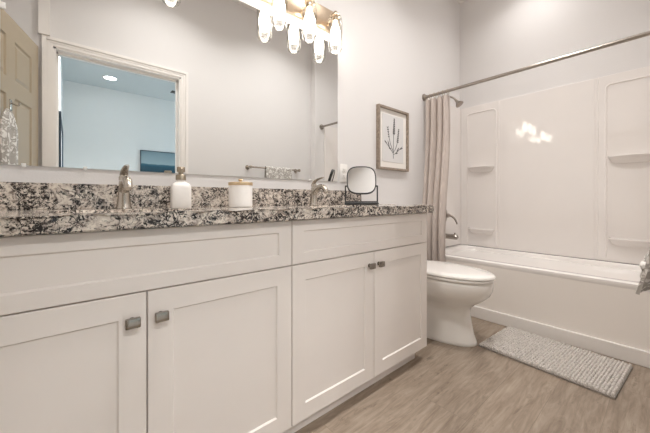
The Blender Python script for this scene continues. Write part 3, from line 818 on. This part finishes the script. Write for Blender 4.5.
# ================================================================= TOWEL BAR, TOWELS
tb = thing('towel_bar', 'brushed nickel towel bar on the wall opposite the vanity, seen in the mirror', 'towel bar', (1.735, YS, 1.235))
bm = bmesh.new(); cyl(bm, (-.315, .075, 0), (.315, .075, 0), .009); finish('bar', bm, M['nickel'], tb)
for s in (-1, 1):
    bm = bmesh.new(); cyl(bm, (s*.31, 0, 0), (s*.31, .010, 0), .026, .022); cyl(bm, (s*.31, .01, 0), (s*.31, .088, 0), .010, .012)
    lathe(bm, [(.015, -.015), (.017, 0), (.015, .015)], (s*.31, .075, 0), 18); finish('post', bm, M['nickel'], tb)
def towel_on_bar():
    tw = thing('hand_towel', 'grey and white floral towel folded over the towel bar opposite the vanity', 'towel', (1.765, YS+.075, 1.235))
    prof = []                                  # (y, z) front face from the back hem over the bar down to the front hem
    for k in range(10): prof.append((-.021, -.50+.50*k/9))
    for k in range(1, 8): a = PI-PI*k/8; prof.append((.021*math.cos(a), .021*math.sin(a)))
    for k in range(0, 25):
        f = k/24; z = -.675*f
        prof.append((.021+.018*f+.033*max(0, (f-.62)/.38)**1.3, z))
    bm = bmesh.new(); rows = []; n = 26
    for i in range(n+1):
        u = i/n; x = -.165+.33*u; row = []
        for k, (y, z) in enumerate(prof):
            f = max(0, (k-17)/24); w = .010*f*math.sin(u*15+.6)+.016*f*f*math.sin(u*7+2)
            back = max(0, (9-k)/9); hem = -.012*f*math.cos(u*9)
            row.append((x*(1+.03*f), y+w+.004*back*math.sin(u*12), z+hem))
        rows.append(row)
    th = .010
    def off(row):
        o = []
        for k in range(len(row)):
            a = Vector(row[max(k-1, 0)]); b = Vector(row[min(k+1, len(row)-1)]); tdir = (b-a).normalized(); nn = Vector((1, 0, 0)).cross(tdir)
            o.append(tuple(Vector(row[k])-nn*th))
        return o
    loft(bm, [r+list(reversed(off(r))) for r in rows])
    finish('towel_cloth', bm, M['towel'], tw, angle=70)
    # gathered trim ruffle near the hem
    bm = bmesh.new(); pts = []
    for i in range(27):
        u = i/26; pts.append((-.165+.33*u, .062+.010*math.sin(u*15+.6), -.595+.02*math.sin(u*21)))
    tube(bm, pts, [.010+.003*math.sin(i*1.7) for i in range(27)], 10); finish('ruffle', bm, M['towel'], tw)
towel_on_bar()
hk = thing('door_hook', 'small metal hook on the open six-panel door, a towel hanging on it', 'hook', (-.272, .445, 1.425), math.radians(104.5))
bm = bmesh.new(); box(bm, -.012, .012, -.022, -.018, -.03, .03, .001); tube(bm, bez((0, -.022, .01), (0, -.045, .0), (0, -.055, -.01), (0, -.056, .018), 8), .004, 10)
finish('hook_arm', bm, M['nickel'], hk)
tw = thing('hanging_towel', 'floral print towel hanging on the open door, at the left mirror edge', 'towel', (-.262, .44, .80), math.radians(104.5))
bm = bmesh.new(); rings = []
for j in range(17):
    f = j/16; z = .60*f
    wd = .085 if f < .75 else .085*math.sqrt(max(.02, 1-((f-.75)/.26)**2)); dp = .020*(1 if f < .8 else 1-.6*(f-.8)/.2)
    rings.append([(wd*math.cos(2*PI*i/40)*(1+.02*math.sin(9*f)), dp*math.sin(2*PI*i/40)*(1+.35*math.sin(7*2*PI*i/40+2*f)), z) for i in range(40)])
loft(bm, rings); finish('towel_cloth', bm, M['towel'], tw, angle=70)

# ================================================================= LIGHTS IN THE CEILINGS
def downlight(x, y, r, label, m, watts=0):
    if watts:
        l = bpy.data.lights.new('downlight_beam', 'AREA'); l.shape = 'DISK'; l.size = r*2; l.energy = watts; l.color = (1.0, 0.975, 0.952); l.spread = math.radians(SPREAD)
        o = bpy.data.objects.new('downlight_beam', l); COL.objects.link(o); o.location = (x, y, ZC-.012)
    t = thing('recessed_light', label, 'ceiling light', (x, y, ZC), 0)
    bm = bmesh.new(); lathe(bm, [(r, -.001), (r*1.22, -.001), (r*1.2, -.008), (r*1.0, -.010), (r*.98, -.004)], n=36, cap0=False, cap1=False); finish('trim_ring', bm, M['ceiling'], t)
    bm = bmesh.new(); lathe(bm, [(r*.99, -.003), (r*.99, -.006)], n=36); finish('lens', bm, m, t)
downlight(2.68, .75, .09, 'round recessed ceiling light above the bathtub', M['down'], BEAM*.28)
downlight(1.72, .60, .10, 'unseen round ceiling light added as fill above the bath rug', M['down'], BEAM)  # added to fill the room, no known fixture here
downlight(.62, .60, .10, 'unseen round ceiling light added as fill in front of the vanity', M['down'], BEAM)  # second added fill for the bathroom, out of view
downlight(.504, -3.27, .085, 'round recessed light on the ceiling beyond the doorway', M['down_far'])

downlight(.50, -1.80, .13, 'round recessed bedroom light just outside the doorway, nearer its right jamb', M['down_far'], FARFILL*.5)  # added to light the cabinet fronts through the doorway
downlight(.06, -1.50, .13, 'unseen round fill light added in the bedroom ceiling, nearer the side wall', M['down_far'], FARFILL)  # also added, its spill reaches the right-hand cabinet fronts

# ================================================================= ADJOINING ROOM OBJECTS
t = thing('seascape_picture', 'dark-framed seascape picture on the wall beyond the doorway', 'picture', (1.03, FY, 1.28))
finish('picture_frame', boxes((0, .012, 0, .03, 0, .577), (.888, .9, 0, .03, 0, .577), (.012, .888, 0, .03, 0, .012), (.012, .888, 0, .03, .565, .577)), M['darkframe'], t, smooth=False)
finish('print', boxes((.012, .888, .002, .018, .012, .565)), M['sea'], t, smooth=False)
t = thing('leaning_frame', 'tall dark-framed panel on the side wall beyond the doorway', 'picture', (OX0-.002, -1.12, 1.05))
finish('picture_frame', boxes((0, .025, 0, .03, 0, .72), (0, .025, -1.2, -1.17, 0, .72), (0, .025, -1.17, 0, 0, .03), (0, .025, -1.17, 0, .69, .72)), M['darkframe'], t, smooth=False)
finish('print', boxes((0, .012, -1.17, 0, .03, .69)), M['paper'], t, smooth=False)
t = thing('ceiling_fan', 'dark ceiling fan just visible at the doorway edge in the mirror', 'fan', (1.95, -2.57, ZC))
bm = bmesh.new(); cyl(bm, (0, 0, 0), (0, 0, -.05), .065, .05); cyl(bm, (0, 0, -.05), (0, 0, -.20), .012); lathe(bm, [(.03, -.18), (.10, -.20), (.11, -.27), (.07, -.30), (.02, -.31)], n=28)
finish('motor', bm, M['fan'], t)
for k in range(5):
    a = PI+2*PI*k/5; bm = bmesh.new()
    box(bm, .10, .68, -.065, .065, -.245, -.238, .003)
    bm.transform(Matrix.Rotation(a, 4, 'Z')); finish('blade', bm, M['fan'], t)
